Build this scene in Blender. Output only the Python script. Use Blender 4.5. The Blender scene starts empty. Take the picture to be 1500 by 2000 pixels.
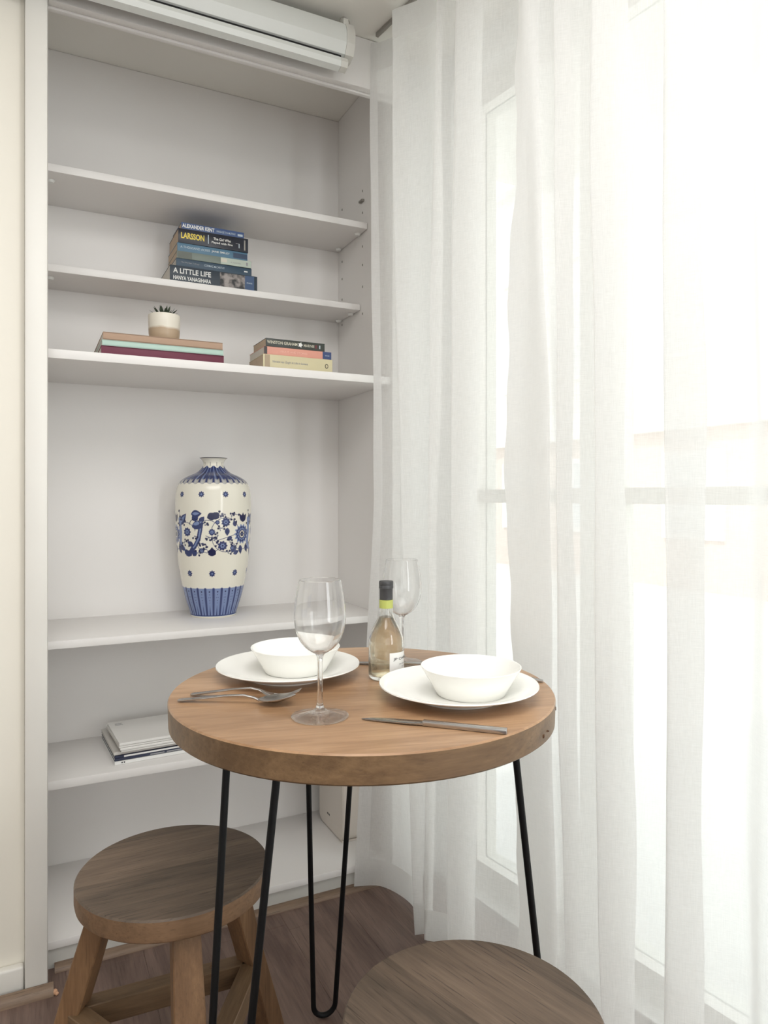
import bpy, bmesh, math, random
import numpy as np
from mathutils import Vector, Matrix

S = bpy.context.scene
COL = S.collection
PI = math.pi
rnd = random.Random(7)

# ------------------------------------------------------------------ camera
CAMZ = 1.0556
cam_d = bpy.data.cameras.new('camera')
cam = bpy.data.objects.new('camera', cam_d)
COL.objects.link(cam)
cam.location = (0, 0, CAMZ)
cam.rotation_euler = (math.radians(90), 0, math.radians(-26.361))
cam_d.sensor_fit = 'VERTICAL'
cam_d.sensor_height = 36.0
cam_d.sensor_width = 27.0
cam_d.lens = 36.0 * 1393.26 / 2000.0
cam_d.shift_y = -29.9 / 2000.0
cam_d.clip_start = 0.02
S.camera = cam

# ------------------------------------------------------------------ sky, light, exposure
world = bpy.data.worlds.new('overcast_sky')
S.world = world
world.use_nodes = True
bg = world.node_tree.nodes['Background']
bg.inputs['Color'].default_value = (0.90, 0.955, 1.0, 1)
bg.inputs['Strength'].default_value = 2.3

def area(name, loc, rot, sx, sy, power, color):
    d = bpy.data.lights.new(name, 'AREA')
    d.shape = 'RECTANGLE'; d.size = sx; d.size_y = sy; d.energy = power; d.color = color
    o = bpy.data.objects.new(name, d); COL.objects.link(o)
    o.location = loc; o.rotation_euler = rot
    return o
sun_d = bpy.data.lights.new('sun', 'SUN'); sun_d.energy = 2.1; sun_d.angle = math.radians(3); sun_d.color = (1.0, 0.985, 0.96)
sun = bpy.data.objects.new('sun', sun_d); COL.objects.link(sun)
sun.rotation_euler = (0, math.radians(-42), math.radians(12))   # over the roof of this house, onto the street and the house opposite
# added fill lamp behind the photographer, standing in for unseen windows
area('room_fill', (-0.75, -2.85, 1.45), (math.radians(90), 0, 0), 2.6, 1.7, 14, (0.95, 0.975, 1.0))
# added fill lamp at the unseen second window, turned towards the bookcase
area('side_fill', (1.40, -1.62, 1.25), (math.radians(90), 0, math.radians(60)), 1.35, 2.0, 50, (0.94, 0.97, 1.0))
# added soft overhead fill to brighten the table top, no real fitting
area('overhead_fill', (0.05, 0.15, 2.235), (0, 0, 0), 1.3, 1.3, 22, (0.99, 0.985, 0.98))

vs = S.view_settings
vs.view_transform = 'Standard'; vs.look = 'None'; vs.gamma = 1.0; vs.use_curve_mapping = False
vs.exposure = 0.14
try:
    S.cycles.max_bounces = 12; S.cycles.transparent_max_bounces = 16
    S.cycles.transmission_bounces = 12; S.cycles.diffuse_bounces = 5
    S.cycles.sample_clamp_indirect = 6.0
except Exception:
    pass

# ------------------------------------------------------------------ material helpers
def srgb(r, g, b):
    f = lambda c: c / 12.92 if c <= 0.04045 else ((c + 0.055) / 1.055) ** 2.4
    return (f(r / 255), f(g / 255), f(b / 255), 1.0)

def new_mat(name):
    m = bpy.data.materials.new(name); m.use_nodes = True
    nt = m.node_tree
    return m, nt, nt.nodes['Principled BSDF']

def N(nt, kind, **kw):
    n = nt.nodes.new(kind)
    for k, v in kw.items():
        if k in n.inputs: n.inputs[k].default_value = v
        else: setattr(n, k, v)
    return n

def plain(name, col, rough=0.5, metal=0.0, bump=0.0, bscale=60.0, var=0.0, vscale=6.0, spec=None):
    m, nt, p = new_mat(name)
    p.inputs['Base Color'].default_value = col
    p.inputs['Roughness'].default_value = rough
    p.inputs['Metallic'].default_value = metal
    if spec is not None: p.inputs['Specular IOR Level'].default_value = spec
    tc = N(nt, 'ShaderNodeTexCoord')
    if var > 0:
        nz = N(nt, 'ShaderNodeTexNoise', Scale=vscale, Detail=4.0)
        nt.links.new(tc.outputs['Object'], nz.inputs['Vector'])
        mx = N(nt, 'ShaderNodeMix', data_type='RGBA')
        mx.inputs[6].default_value = tuple(c * (1 - var) for c in col[:3]) + (1,)
        mx.inputs[7].default_value = tuple(min(1, c * (1 + var)) for c in col[:3]) + (1,)
        nt.links.new(nz.outputs['Fac'], mx.inputs[0])
        nt.links.new(mx.outputs[2], p.inputs['Base Color'])
    if bump > 0:
        nz = N(nt, 'ShaderNodeTexNoise', Scale=bscale, Detail=3.0)
        nt.links.new(tc.outputs['Object'], nz.inputs['Vector'])
        b = N(nt, 'ShaderNodeBump', Strength=bump, Distance=0.002)
        nt.links.new(nz.outputs['Fac'], b.inputs['Height'])
        nt.links.new(b.outputs['Normal'], p.inputs['Normal'])
    return m

def wood(name, dark, mid, light, rough=0.45, rot=0.0, grain=1.0, axis='X', stave=0.0, pores=0.5, bump=0.25, coord='Object', spec=0.5):
    """grain runs along the given object axis"""
    m, nt, p = new_mat(name)
    L = nt.links.new
    tc = N(nt, 'ShaderNodeTexCoord')
    mp = N(nt, 'ShaderNodeMapping')
    mp.inputs['Rotation'].default_value = (0, 0, rot)
    L(tc.outputs[coord], mp.inputs['Vector'])
    def scaled(a, b, c):
        q = N(nt, 'ShaderNodeMapping')
        q.inputs['Scale'].default_value = {'X': (a, b, c), 'Y': (b, a, c), 'Z': (b, c, a)}[axis]
        L(mp.outputs['Vector'], q.inputs['Vector'])
        return q
    s1 = scaled(2.2 * grain, 16 * grain, 16 * grain)
    n1 = N(nt, 'ShaderNodeTexNoise', Scale=1.0, Detail=6.0, Roughness=0.6, Distortion=0.9)
    L(s1.outputs['Vector'], n1.inputs['Vector'])
    s2 = scaled(9 * grain, 170 * grain, 170 * grain)
    n2 = N(nt, 'ShaderNodeTexNoise', Scale=1.0, Detail=3.0, Roughness=0.65)
    L(s2.outputs['Vector'], n2.inputs['Vector'])
    cr = N(nt, 'ShaderNodeValToRGB')
    e = cr.color_ramp.elements
    e[0].position = 0.31; e[0].color = dark
    e[1].position = 0.69; e[1].color = light
    k = e.new(0.5); k.color = mid
    add = N(nt, 'ShaderNodeMath', operation='MULTIPLY_ADD')
    add.inputs[1].default_value = 0.7; 
    L(n1.outputs['Fac'], add.inputs[0])
    sub = N(nt, 'ShaderNodeMath', operation='MULTIPLY'); sub.inputs[1].default_value = 0.3
    L(n2.outputs['Fac'], sub.inputs[0]); L(sub.outputs[0], add.inputs[2])
    last = add.outputs[0]
    if stave > 0:                       # glued boards: each with its own tone
        sx = N(nt, 'ShaderNodeSeparateXYZ'); L(mp.outputs['Vector'], sx.inputs[0])
        dv = N(nt, 'ShaderNodeMath', operation='DIVIDE'); dv.inputs[1].default_value = stave
        L(sx.outputs['Y' if axis == 'X' else 'X'], dv.inputs[0])
        fl = N(nt, 'ShaderNodeMath', operation='FLOOR'); L(dv.outputs[0], fl.inputs[0])
        wn = N(nt, 'ShaderNodeTexWhiteNoise', noise_dimensions='1D'); L(fl.outputs[0], wn.inputs['W'])
        ma = N(nt, 'ShaderNodeMath', operation='MULTIPLY_ADD'); ma.inputs[1].default_value = 0.22; ma.inputs[2].default_value = -0.11
        L(wn.outputs['Value'], ma.inputs[0])
        a2 = N(nt, 'ShaderNodeMath', operation='ADD'); L(last, a2.inputs[0]); L(ma.outputs[0], a2.inputs[1])
        last = a2.outputs[0]
    L(last, cr.inputs['Fac'])
    s3 = scaled(14 * grain, 330 * grain, 330 * grain)
    n3 = N(nt, 'ShaderNodeTexNoise', Scale=1.0, Detail=2.0)
    L(s3.outputs['Vector'], n3.inputs['Vector'])
    pr = N(nt, 'ShaderNodeMapRange'); pr.inputs[1].default_value = 0.60; pr.inputs[2].default_value = 0.72
    pr.inputs[3].default_value = 1.0; pr.inputs[4].default_value = 1.0 - pores
    L(n3.outputs['Fac'], pr.inputs[0])
    mul = N(nt, 'ShaderNodeMix', data_type='RGBA', blend_type='MULTIPLY'); mul.inputs[0].default_value = 1.0
    L(cr.outputs['Color'], mul.inputs[6]); L(pr.outputs[0], mul.inputs[7])
    L(mul.outputs[2], p.inputs['Base Color'])
    p.inputs['Roughness'].default_value = rough
    p.inputs['Specular IOR Level'].default_value = spec
    b = N(nt, 'ShaderNodeBump', Strength=bump, Distance=0.001)
    L(n2.outputs['Fac'], b.inputs['Height']); L(b.outputs['Normal'], p.inputs['Normal'])
    return m

def glass(name, col=(1, 1, 1, 1), ior=1.47, rough=0.0, thin=0.3):
    """thin-walled ware: part of the light goes straight through, part is bent"""
    m, nt, p = new_mat(name)
    p.inputs['Base Color'].default_value = col
    p.inputs['Transmission Weight'].default_value = 1.0
    p.inputs['Roughness'].default_value = rough
    p.inputs['IOR'].default_value = ior
    t = N(nt, 'ShaderNodeBsdfTransparent', Color=col); mx = N(nt, 'ShaderNodeMixShader'); mx.inputs[0].default_value = thin
    out = nt.nodes['Material Output']
    nt.links.new(p.outputs[0], mx.inputs[1]); nt.links.new(t.outputs[0], mx.inputs[2]); nt.links.new(mx.outputs[0], out.inputs['Surface'])
    return m

def fabric(name, transp, col=(0.93, 0.93, 0.92, 1), tint=(1, 1, 1, 1)):
    m = bpy.data.materials.new(name); m.use_nodes = True
    nt = m.node_tree; nt.nodes.clear(); L = nt.links.new
    out = N(nt, 'ShaderNodeOutputMaterial')
    dif = N(nt, 'ShaderNodeBsdfDiffuse', Color=col)
    trl = N(nt, 'ShaderNodeBsdfTranslucent', Color=tint)
    trp = N(nt, 'ShaderNodeBsdfTransparent')
    m1 = N(nt, 'ShaderNodeMixShader'); m1.inputs[0].default_value = 0.56
    L(dif.outputs[0], m1.inputs[1]); L(trl.outputs[0], m1.inputs[2])
    m2 = N(nt, 'ShaderNodeMixShader')
    L(m1.outputs[0], m2.inputs[1]); L(trp.outputs[0], m2.inputs[2])
    # weave: thicker and thinner threads; cloth seen edge-on covers more
    tc = N(nt, 'ShaderNodeTexCoord')
    fs = []
    for sc in ((60, 60, 1500), (1300, 1300, 40)):
        mp = N(nt, 'ShaderNodeMapping'); mp.inputs['Scale'].default_value = sc
        L(tc.outputs['Object'], mp.inputs['Vector'])
        nz = N(nt, 'ShaderNodeTexNoise', Scale=1.0, Detail=1.0)
        L(mp.outputs['Vector'], nz.inputs['Vector']); fs.append(nz)
    ad = N(nt, 'ShaderNodeMath', operation='ADD'); L(fs[0].outputs['Fac'], ad.inputs[0]); L(fs[1].outputs['Fac'], ad.inputs[1])
    mr = N(nt, 'ShaderNodeMapRange'); mr.inputs[1].default_value = 0.6; mr.inputs[2].default_value = 1.4
    mr.inputs[3].default_value = max(0, transp - 0.06); mr.inputs[4].default_value = transp + 0.06
    L(ad.outputs[0], mr.inputs[0])
    geo = N(nt, 'ShaderNodeNewGeometry')
    dt = N(nt, 'ShaderNodeVectorMath', operation='DOT_PRODUCT'); L(geo.outputs['Normal'], dt.inputs[0]); L(geo.outputs['Incoming'], dt.inputs[1])
    ab = N(nt, 'ShaderNodeMath', operation='ABSOLUTE'); L(dt.outputs['Value'], ab.inputs[0])
    mxx = N(nt, 'ShaderNodeMath', operation='MAXIMUM'); mxx.inputs[1].default_value = 0.08; L(ab.outputs[0], mxx.inputs[0])
    dv = N(nt, 'ShaderNodeMath', operation='DIVIDE'); dv.inputs[0].default_value = 1.0; L(mxx.outputs[0], dv.inputs[1])
    pw = N(nt, 'ShaderNodeMath', operation='POWER'); L(mr.outputs[0], pw.inputs[0]); L(dv.outputs[0], pw.inputs[1])
    L(pw.outputs[0], m2.inputs[0])
    L(m2.outputs[0], out.inputs['Surface'])
    return m

# ------------------------------------------------------------------ geometry helpers
def link(name, me, mat=None, parent=None, loc=None, rotz=None):
    o = bpy.data.objects.new(name, me); COL.objects.link(o)
    if mat is not None and me is not None and hasattr(me, 'materials'):
        me.materials.clear()
        for k in (mat if isinstance(mat, (list, tuple)) else [mat]): me.materials.append(k)
    if parent is not None: o.parent = parent
    if loc is not None: o.location = loc
    if rotz is not None: o.rotation_euler = (0, 0, rotz)
    return o

def finish(bm, name, smooth=None):
    bmesh.ops.recalc_face_normals(bm, faces=bm.faces)
    me = bpy.data.meshes.new(name); bm.to_mesh(me); bm.free()
    if smooth is not None:
        me.polygons.foreach_set('use_smooth', [True] * len(me.polygons))
        me.set_sharp_from_angle(angle=math.radians(smooth))
    return me

def add_box(bm, lo, hi, bevel=0.0, mtx=None, segs=2):
    t = bmesh.new()
    bmesh.ops.create_cube(t, size=1.0)
    for v in t.verts:
        v.co = Vector([lo[i] + (v.co[i] + 0.5) * (hi[i] - lo[i]) for i in range(3)])
    if bevel > 0:
        bmesh.ops.bevel(t, geom=t.edges[:], offset=bevel, segments=segs, affect='EDGES', profile=0.5)
    if mtx is not None: bmesh.ops.transform(t, matrix=mtx, verts=t.verts)
    me = bpy.data.meshes.new('tmp'); t.to_mesh(me); t.free()
    bm.from_mesh(me); bpy.data.meshes.remove(me)

def box(name, lo, hi, mat, parent=None, bevel=0.0, loc=None, rotz=None, mtx=None, segs=2):
    bm = bmesh.new(); add_box(bm, lo, hi, bevel, mtx, segs)
    return link(name, finish(bm, name, 40 if bevel > 0 else None), mat, parent, loc, rotz)

def add_tube(bm, pts, r, seg=12, cap=True):
    pts = [Vector(p) for p in pts]
    rr = r if isinstance(r, (list, tuple)) else [r] * len(pts)
    rings = []; up = None
    for i, p in enumerate(pts):
        t = (pts[min(i + 1, len(pts) - 1)] - pts[max(i - 1, 0)]).normalized()
        if up is None:
            up = Vector((0, 0, 1)) if abs(t.z) < 0.9 else Vector((1, 0, 0))
        a = t.cross(up).normalized(); b = a.cross(t).normalized(); up = b
        rings.append([bm.verts.new(p + (a * math.cos(k * 2 * PI / seg) + b * math.sin(k * 2 * PI / seg)) * rr[i]) for k in range(seg)])
    for i in range(len(rings) - 1):
        for k in range(seg):
            bm.faces.new((rings[i][k], rings[i][(k + 1) % seg], rings[i + 1][(k + 1) % seg], rings[i + 1][k]))
    if cap:
        bm.faces.new(rings[0][::-1]); bm.faces.new(rings[-1])

def tube(name, pts, r, mat, parent=None, seg=12, loc=None):
    bm = bmesh.new(); add_tube(bm, pts, r, seg)
    return link(name, finish(bm, name, 50), mat, parent, loc)

def add_lathe(bm, prof, seg=48, closed=False):
    """prof = list of (r, z); points with r==0 become poles"""
    rings = []
    for r, z in prof:
        if r <= 1e-7: rings.append([bm.verts.new((0, 0, z))])
        else: rings.append([bm.verts.new((r * math.cos(k * 2 * PI / seg), r * math.sin(k * 2 * PI / seg), z)) for k in range(seg)])
    n = len(rings)
    for i in range(n if closed else n - 1):
        A, B = rings[i], rings[(i + 1) % n]
        for k in range(seg):
            k2 = (k + 1) % seg
            if len(A) == 1 and len(B) == 1: continue
            if len(A) == 1: bm.faces.new((A[0], B[k], B[k2]))
            elif len(B) == 1: bm.faces.new((A[k], A[k2], B[0]))
            else: bm.faces.new((A[k], A[k2], B[k2], B[k]))

def lathe(name, prof, mat, parent=None, seg=48, loc=None, smooth=35, closed=False):
    bm = bmesh.new(); add_lathe(bm, prof, seg, closed)
    return link(name, finish(bm, name, smooth), mat, parent, loc)

def catmull(pts, per=8):
    P = np.asarray(pts, float); out = []
    P = np.vstack([2 * P[0] - P[1], P, 2 * P[-1] - P[-2]])
    for i in range(1, len(P) - 2):
        for k in range(per):
            t = k / per
            out.append(0.5 * ((2 * P[i]) + (-P[i - 1] + P[i + 1]) * t + (2 * P[i - 1] - 5 * P[i] + 4 * P[i + 1] - P[i + 2]) * t * t + (-P[i - 1] + 3 * P[i] - 3 * P[i + 1] + P[i + 2]) * t ** 3))
    out.append(P[-2])
    return np.array(out)

def tag(o, label=None, cat=None, group=None, kind=None):
    if label: o['label'] = label
    if cat: o['category'] = cat
    if group: o['group'] = group
    if kind: o['kind'] = kind
    return o

def thing(name, label, cat, loc=(0, 0, 0), rotz=0.0, group=None):
    o = bpy.data.objects.new(name, None); COL.objects.link(o)
    o.location = loc; o.rotation_euler = (0, 0, rotz); o.empty_display_size = 0.05
    return tag(o, label, cat, group)

def struct(o): o['kind'] = 'structure'; return o

def copy_tree(o, parent=None):
    c = o.copy(); COL.objects.link(c)
    if parent is not None: c.parent = parent
    for ch in list(o.children): copy_tree(ch, c)
    return c

def text_mesh(body, w=None, h=None, bold=0.0, shear=0.0, spacing=1.0, depth=0.0002):
    """flat lettering in XY, lower left at 0,0, scaled to w x h"""
    cu = bpy.data.curves.new('t', 'FONT'); cu.body = body; cu.size = 1.0
    cu.resolution_u = 3; cu.offset = bold; cu.shear = shear; cu.space_character = spacing
    cu.extrude = 0.0
    ob = bpy.data.objects.new('t', cu); COL.objects.link(ob)
    dg = bpy.context.evaluated_depsgraph_get()
    me = bpy.data.meshes.new_from_object(ob.evaluated_get(dg))
    bpy.data.objects.remove(ob); bpy.data.curves.remove(cu)
    co = np.empty(len(me.vertices) * 3); me.vertices.foreach_get('co', co); co = co.reshape(-1, 3)
    lo, hi = co.min(0), co.max(0)
    co[:, 0] -= lo[0]; co[:, 1] -= lo[1]
    sx = (w / (hi[0] - lo[0])) if w else None; sy = (h / (hi[1] - lo[1])) if h else None
    sx = sx or sy; sy = sy or sx
    co[:, 0] *= sx; co[:, 1] *= sy
    return me, co

def spine_text(book, body, x, z, w, h, mat, y=-0.0006, bold=0.01, name='title', shear=0.0, serif=False):
    me, co = text_mesh(body, w, h, bold, shear)
    if serif: pass
    v = np.c_[x + co[:, 0], np.full(len(co), y), z + co[:, 1]]
    me.vertices.foreach_set('co', v.ravel()); me.update()
    return link(name, me, mat, book)

# ------------------------------------------------------------------ materials
M_case = plain('bookcase_white_paint', srgb(233, 230, 227), 0.42, bump=0.05, bscale=35)
M_trimw = plain('trim_white_paint', srgb(229, 226, 219), 0.4, bump=0.25, bscale=22)
M_cream = plain('cream_wall_paint', srgb(236, 231, 219), 0.75, bump=0.08, bscale=80)
M_ceil = plain('ceiling_paint', srgb(232, 229, 222), 0.8, bump=0.05)
M_plinth = plain('plinth_grey', srgb(196, 194, 188), 0.5)
M_floor = wood('dark_oak_floor', srgb(84, 66, 58), srgb(112, 91, 82), srgb(136, 114, 103), rough=0.42, axis='Y', grain=0.9, pores=0.35)
M_gap = plain('floor_joint', srgb(66, 54, 48), 0.9)
M_quad = wood('floor_trim_wood', srgb(98, 80, 66), srgb(122, 101, 84), srgb(140, 118, 98), rough=0.5, axis='X', grain=1.2)
M_quad_end = plain('floor_trim_raw_end', srgb(196, 152, 120), 0.8)
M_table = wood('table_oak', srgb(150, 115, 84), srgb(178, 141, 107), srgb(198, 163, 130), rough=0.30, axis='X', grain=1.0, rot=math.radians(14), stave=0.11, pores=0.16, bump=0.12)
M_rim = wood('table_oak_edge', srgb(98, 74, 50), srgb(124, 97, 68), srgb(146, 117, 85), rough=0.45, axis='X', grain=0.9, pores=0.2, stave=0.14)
M_seat = wood('seat_weathered_wood', srgb(78, 66, 55), srgb(103, 87, 73), srgb(124, 106, 90), rough=0.6, axis='X', grain=1.1, stave=0.12, pores=0.55, bump=0.5)
M_side = wood('seat_edge_wood', srgb(96, 73, 52), srgb(120, 92, 67), srgb(138, 108, 80), rough=0.6, axis='X', grain=1.2, pores=0.3)
M_leg = wood('stool_leg_wood', srgb(92, 66, 43), srgb(117, 86, 58), srgb(138, 105, 73), rough=0.6, axis='Z', grain=1.6, pores=0.25)
M_leg2 = wood('stool_rail_wood', srgb(90, 70, 49), srgb(112, 88, 63), srgb(130, 104, 77), rough=0.6, axis='X', grain=1.6, pores=0.25)
M_black = plain('black_powder_coat', srgb(8, 8, 9), 0.5, spec=0.25)
M_steel = plain('brushed_steel', (0.50, 0.48, 0.46, 1), 0.24, metal=1.0)
M_china = plain('white_opal_glass', srgb(246, 245, 240), 0.12)
M_glass = glass('clear_glass', thin=0.12, ior=1.42)
M_glassf = glass('clear_glass_foot', thin=0.35)
M_bottle = glass('bottle_glass', (0.995, 1.0, 0.985, 1), 1.46, thin=0.10)
M_wine = glass('white_wine', (1.0, 0.94, 0.76, 1), 1.34, thin=0.10)
M_cap = plain('bottle_cap_grey', srgb(62, 62, 64), 0.4)
M_band = plain('lime_band', srgb(182, 188, 100), 0.5)
M_label = plain('paper_label', srgb(238, 237, 234), 0.7)
M_ink = plain('dark_ink', srgb(34, 34, 38), 0.7)
M_greyink = plain('grey_ink', srgb(150, 150, 152), 0.7)
M_whiteink = plain('white_ink', srgb(232, 232, 228), 0.6)
M_paleink = plain('pale_ink', srgb(186, 198, 206), 0.6)
M_yellow = plain('yellow_ink', srgb(230, 208, 92), 0.6)
M_pages = plain('page_edges', srgb(196, 176, 154), 0.9, var=0.08, vscale=40)
M_pagesw = plain('page_edges_pale', srgb(214, 208, 198), 0.9, var=0.05, vscale=40)
M_casing = plain('screen_casing', srgb(222, 224, 220), 0.35)
M_dark = plain('dark_slot', srgb(22, 22, 22), 0.8)
M_endcap = plain('screen_end_cap', srgb(212, 210, 203), 0.5)
M_grey = plain('grey_plastic', srgb(150, 146, 138), 0.5)
M_router = plain('router_white', srgb(214, 206, 196), 0.45)
M_fab = fabric('sheer_curtain', 0.42, (0.895, 0.89, 0.88, 1), (0.95, 0.945, 0.935, 1))
M_hem = fabric('sheer_curtain_hem', 0.18, (0.895, 0.89, 0.88, 1), (0.95, 0.945, 0.935, 1))
M_winf = plain('window_frame_paint', srgb(236, 234, 228), 0.45)

def book_mat(n, c, r=0.42): return plain(n, srgb(*c), r, var=0.06, vscale=25)

# ------------------------------------------------------------------ room shell
# the window wall runs from the corner beside the bookcase, slightly turned out
def base_x(y): return 0.80 + 0.135 * (1.72 - y)              # curtain line
WD = Vector((0.135, -1.0, 0)).normalized()                    # along the window wall, towards the viewer
WN = Vector((1.0, 0.135, 0)).normalized()                     # out of the room
W0 = Vector((1.03, 1.70, 0))
ZC = 2.26
WM = Matrix(((WD.x, WN.x, 0, W0.x), (WD.y, WN.y, 0, W0.y), (0, 0, 1, 0), (0, 0, 0, 1)))  # local: x along, y out, z up

bm = bmesh.new()
fp = [(-2.35, -3.05), (1.67, -3.05), (1.035, 1.70), (1.035, 2.2), (-2.35, 2.2)]
lo_f = [bm.verts.new((x, y, -0.06)) for x, y in fp]; hi_f = [bm.verts.new((x, y, -0.012)) for x, y in fp]
bm.faces.new(lo_f); bm.faces.new(hi_f)
for i in range(5): bm.faces.new((lo_f[i], lo_f[(i + 1) % 5], hi_f[(i + 1) % 5], hi_f[i]))
floor = struct(link('floor', finish(bm, 'floor'), M_gap))
for r in range(15):                                           # floorboards run towards the bookcase
    x0 = -1.25 + r * 0.165
    y = 1.76 - rnd.random() * 1.1
    edges = [2.14, y, y - 1.2, y - 2.4]
    for k in range(3):
        x1 = min(x0 + 0.1646, 1.12)
        box('plank', (x0, max(edges[k + 1] + 0.0002, -3.0), -0.012), (x1, edges[k] - 0.0002, 0.0), M_floor, floor, bevel=0.0003, segs=1)
box('plank', (-2.3, -3.0, -0.012), (-1.252, 2.14, 0.0), M_floor, floor)
struct(box('ceiling', (-2.35, -3.05, ZC), (1.85, 2.25, ZC + 0.06), M_ceil))
struct(box('wall_back', (-2.35, 1.712, 0), (-0.012, 2.2, ZC), M_cream))
M_white = plain('white_wall_paint', srgb(234, 234, 232), 0.75, bump=0.05)
struct(box('wall_left', (-2.41, -3.05, 0), (-2.35, 2.2, ZC), M_white))
struct(box('wall_front', (-2.35, -3.11, 0), (1.75, -3.05, ZC), M_white))
bm = bmesh.new()
def wbox(b, x0, x1, z0, z1, y0=0.0, y1=0.16): add_box(b, (x0, y0, z0), (x1, y1, z1), 0, WM)
wbox(bm, -0.45, 0.03, 0, ZC); wbox(bm, 2.40, 2.75, 0, ZC); wbox(bm, 4.2, 4.9, 0, ZC)
for a, b in ((0.03, 2.40), (2.75, 4.2)):
    wbox(bm, a, b, -0.05, 0.004); wbox(bm, a, b, 2.18, ZC)
add_box(bm, (0.912, 1.735, 0), (1.06, 2.2, ZC))
struct(link('wall_right', finish(bm, 'wall_right'), M_white))

M_pane = bpy.data.materials.new('window_glass'); M_pane.use_nodes = True
nt = M_pane.node_tree; nt.nodes.clear()
o_ = N(nt, 'ShaderNodeOutputMaterial'); t_ = N(nt, 'ShaderNodeBsdfTransparent', Color=(0.96, 0.98, 0.97, 1)); g_ = N(nt, 'ShaderNodeBsdfGlossy', Roughness=0.02)
x_ = N(nt, 'ShaderNodeMixShader'); x_.inputs[0].default_value = 0.06
nt.links.new(t_.outputs[0], x_.inputs[1]); nt.links.new(g_.outputs[0], x_.inputs[2]); nt.links.new(x_.outputs[0], o_.inputs['Surface'])

def window(name, a, b, muls):
    w = struct(bpy.data.objects.new(name, None)); COL.objects.link(w)
    bm = bmesh.new()
    wbox(bm, a, a + 0.06, 0.004, 2.18, 0.04, 0.11); wbox(bm, b - 0.06, b, 0.004, 2.18, 0.04, 0.11)
    wbox(bm, a + 0.06, b - 0.06, 2.10, 2.18, 0.04, 0.11); wbox(bm, a + 0.06, b - 0.06, 0.004, 0.075, 0.04, 0.11)
    wbox(bm, a + 0.06, b - 0.06, 1.04, 1.075, 0.042, 0.108)
    for m in muls: wbox(bm, m - 0.045, m + 0.045, 0.075, 2.1, 0.038, 0.112)
    link('window_frame', finish(bm, 'window_frame'), M_winf, w)
    xs = [a + 0.06] + [v for m in muls for v in (m - 0.045, m + 0.045)] + [b - 0.06]
    for i in range(0, len(xs), 2):
        for z0, z1 in ((0.075, 1.04), (1.075, 2.1)):
            bm = bmesh.new(); wbox(bm, xs[i], xs[i + 1], z0, z1, 0.070, 0.076)
            link('pane', finish(bm, 'pane'), M_pane, w)
    return w
window('window_1', 0.03, 2.40, [0.49, 1.35])
window('unseen_window', 2.75, 4.2, [3.48])  # unseen window behind the camera, added to let in more light

# skirting and floor strips
bm = bmesh.new()
add_box(bm, (-2.3, 1.690, 0.0), (-0.0125, 1.712, 0.062), 0.006, None, 3)
struct(link('baseboard_back', finish(bm, 'baseboard_back', 40), M_trimw))
def quadrant(name, x0, x1, y_back, d, h, endcap=False):
    bm = bmesh.new(); prof = [(0, 0), (-d, 0)] + [(-d * math.cos(a) , h * math.sin(a)) for a in np.linspace(0.15, PI / 2, 7)]
    A = [bm.verts.new((x0, y_back + p[0], p[1])) for p in prof]; B = [bm.verts.new((x1, y_back + p[0], p[1])) for p in prof]
    n = len(prof)
    for i in range(n): bm.faces.new((A[i], A[(i + 1) % n], B[(i + 1) % n], B[i]))
    bm.faces.new(A[::-1]); bm.faces.new(B)
    o = struct(link(name, finish(bm, name, 40), M_quad)); 
    return o
q = quadrant('trim_1', -2.3, 0.044, 1.6815, 0.022, 0.019)
bm = bmesh.new()
for dx, dy, r in ((0.002, -0.006, 0.006), (0.006, -0.011, 0.004), (0.005, -0.002, 0.0035)):
    bmesh.ops.create_icosphere(bm, subdivisions=2, radius=r, matrix=Matrix.Translation((0.044 + dx, 1.672 + dy, r * 0.9)))
link('chipped_end', finish(bm, 'chipped_end', 60), M_quad_end, q)
q.children[0]['label'] = 'pale broken end of the brown floor strip'
quadrant('trim_2', 0.048, 0.91, 1.7595, 0.022, 0.012)

# ------------------------------------------------------------------ bookcase
bc = thing('bookcase', 'white built-in bookcase with six shelves filling the alcove', 'bookcase', (0.03, 1.75, 0))
def bpart(name, lo, hi, mat=M_case, bevel=0.0):
    off = Vector((0.03, 1.75, 0))
    return box(name, Vector(lo) - off, Vector(hi) - off, mat, bc, bevel)
XL, XR, YB = 0.033, 0.885, 2.118
bpart('back_panel', (-0.012, YB, 0.0), (0.912, 2.14, ZC - 0.001))
bpart('side_panel', (0.010, 1.745, 0.0), (XL - 0.0005, YB - 0.0005, ZC - 0.001))
bpart('side_panel', (XR + 0.0005, 1.735, 0.0), (0.911, YB - 0.0005, ZC - 0.001))
post = bpart('post', (-0.0115, 1.683, 0.0), (0.0335, 1.744, ZC - 0.001), M_trimw, 0.006)
post['label'] = 'white painted upright with chipped paint along its edges'
bpart('fascia', (0.0340, 1.700, 2.128), (0.911, 1.722, ZC - 0.001), M_case, 0.003)
bpart('fascia_strip', (0.0340, 1.7225, 2.124), (XR, 1.735, 2.150), M_case, 0.001)
bpart('plinth', (0.0340, 1.760, 0.0), (XR, 1.775, 0.0442), M_plinth)
SH = [(1.893, 1.8575, .0186), (1.945, 1.6312, .018), (1.743, 1.3838, .0205), (1.795, .7249, .0186), (1.828, .3930, .020), (1.7545, .0623, .0175)]
for yf, z, t in SH:
    bpart('shelf', (XL, yf, z - t), (XR - (0.0015 if yf > 1.88 else 0), YB - 0.0005, z), M_case, 0.0012)
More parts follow.
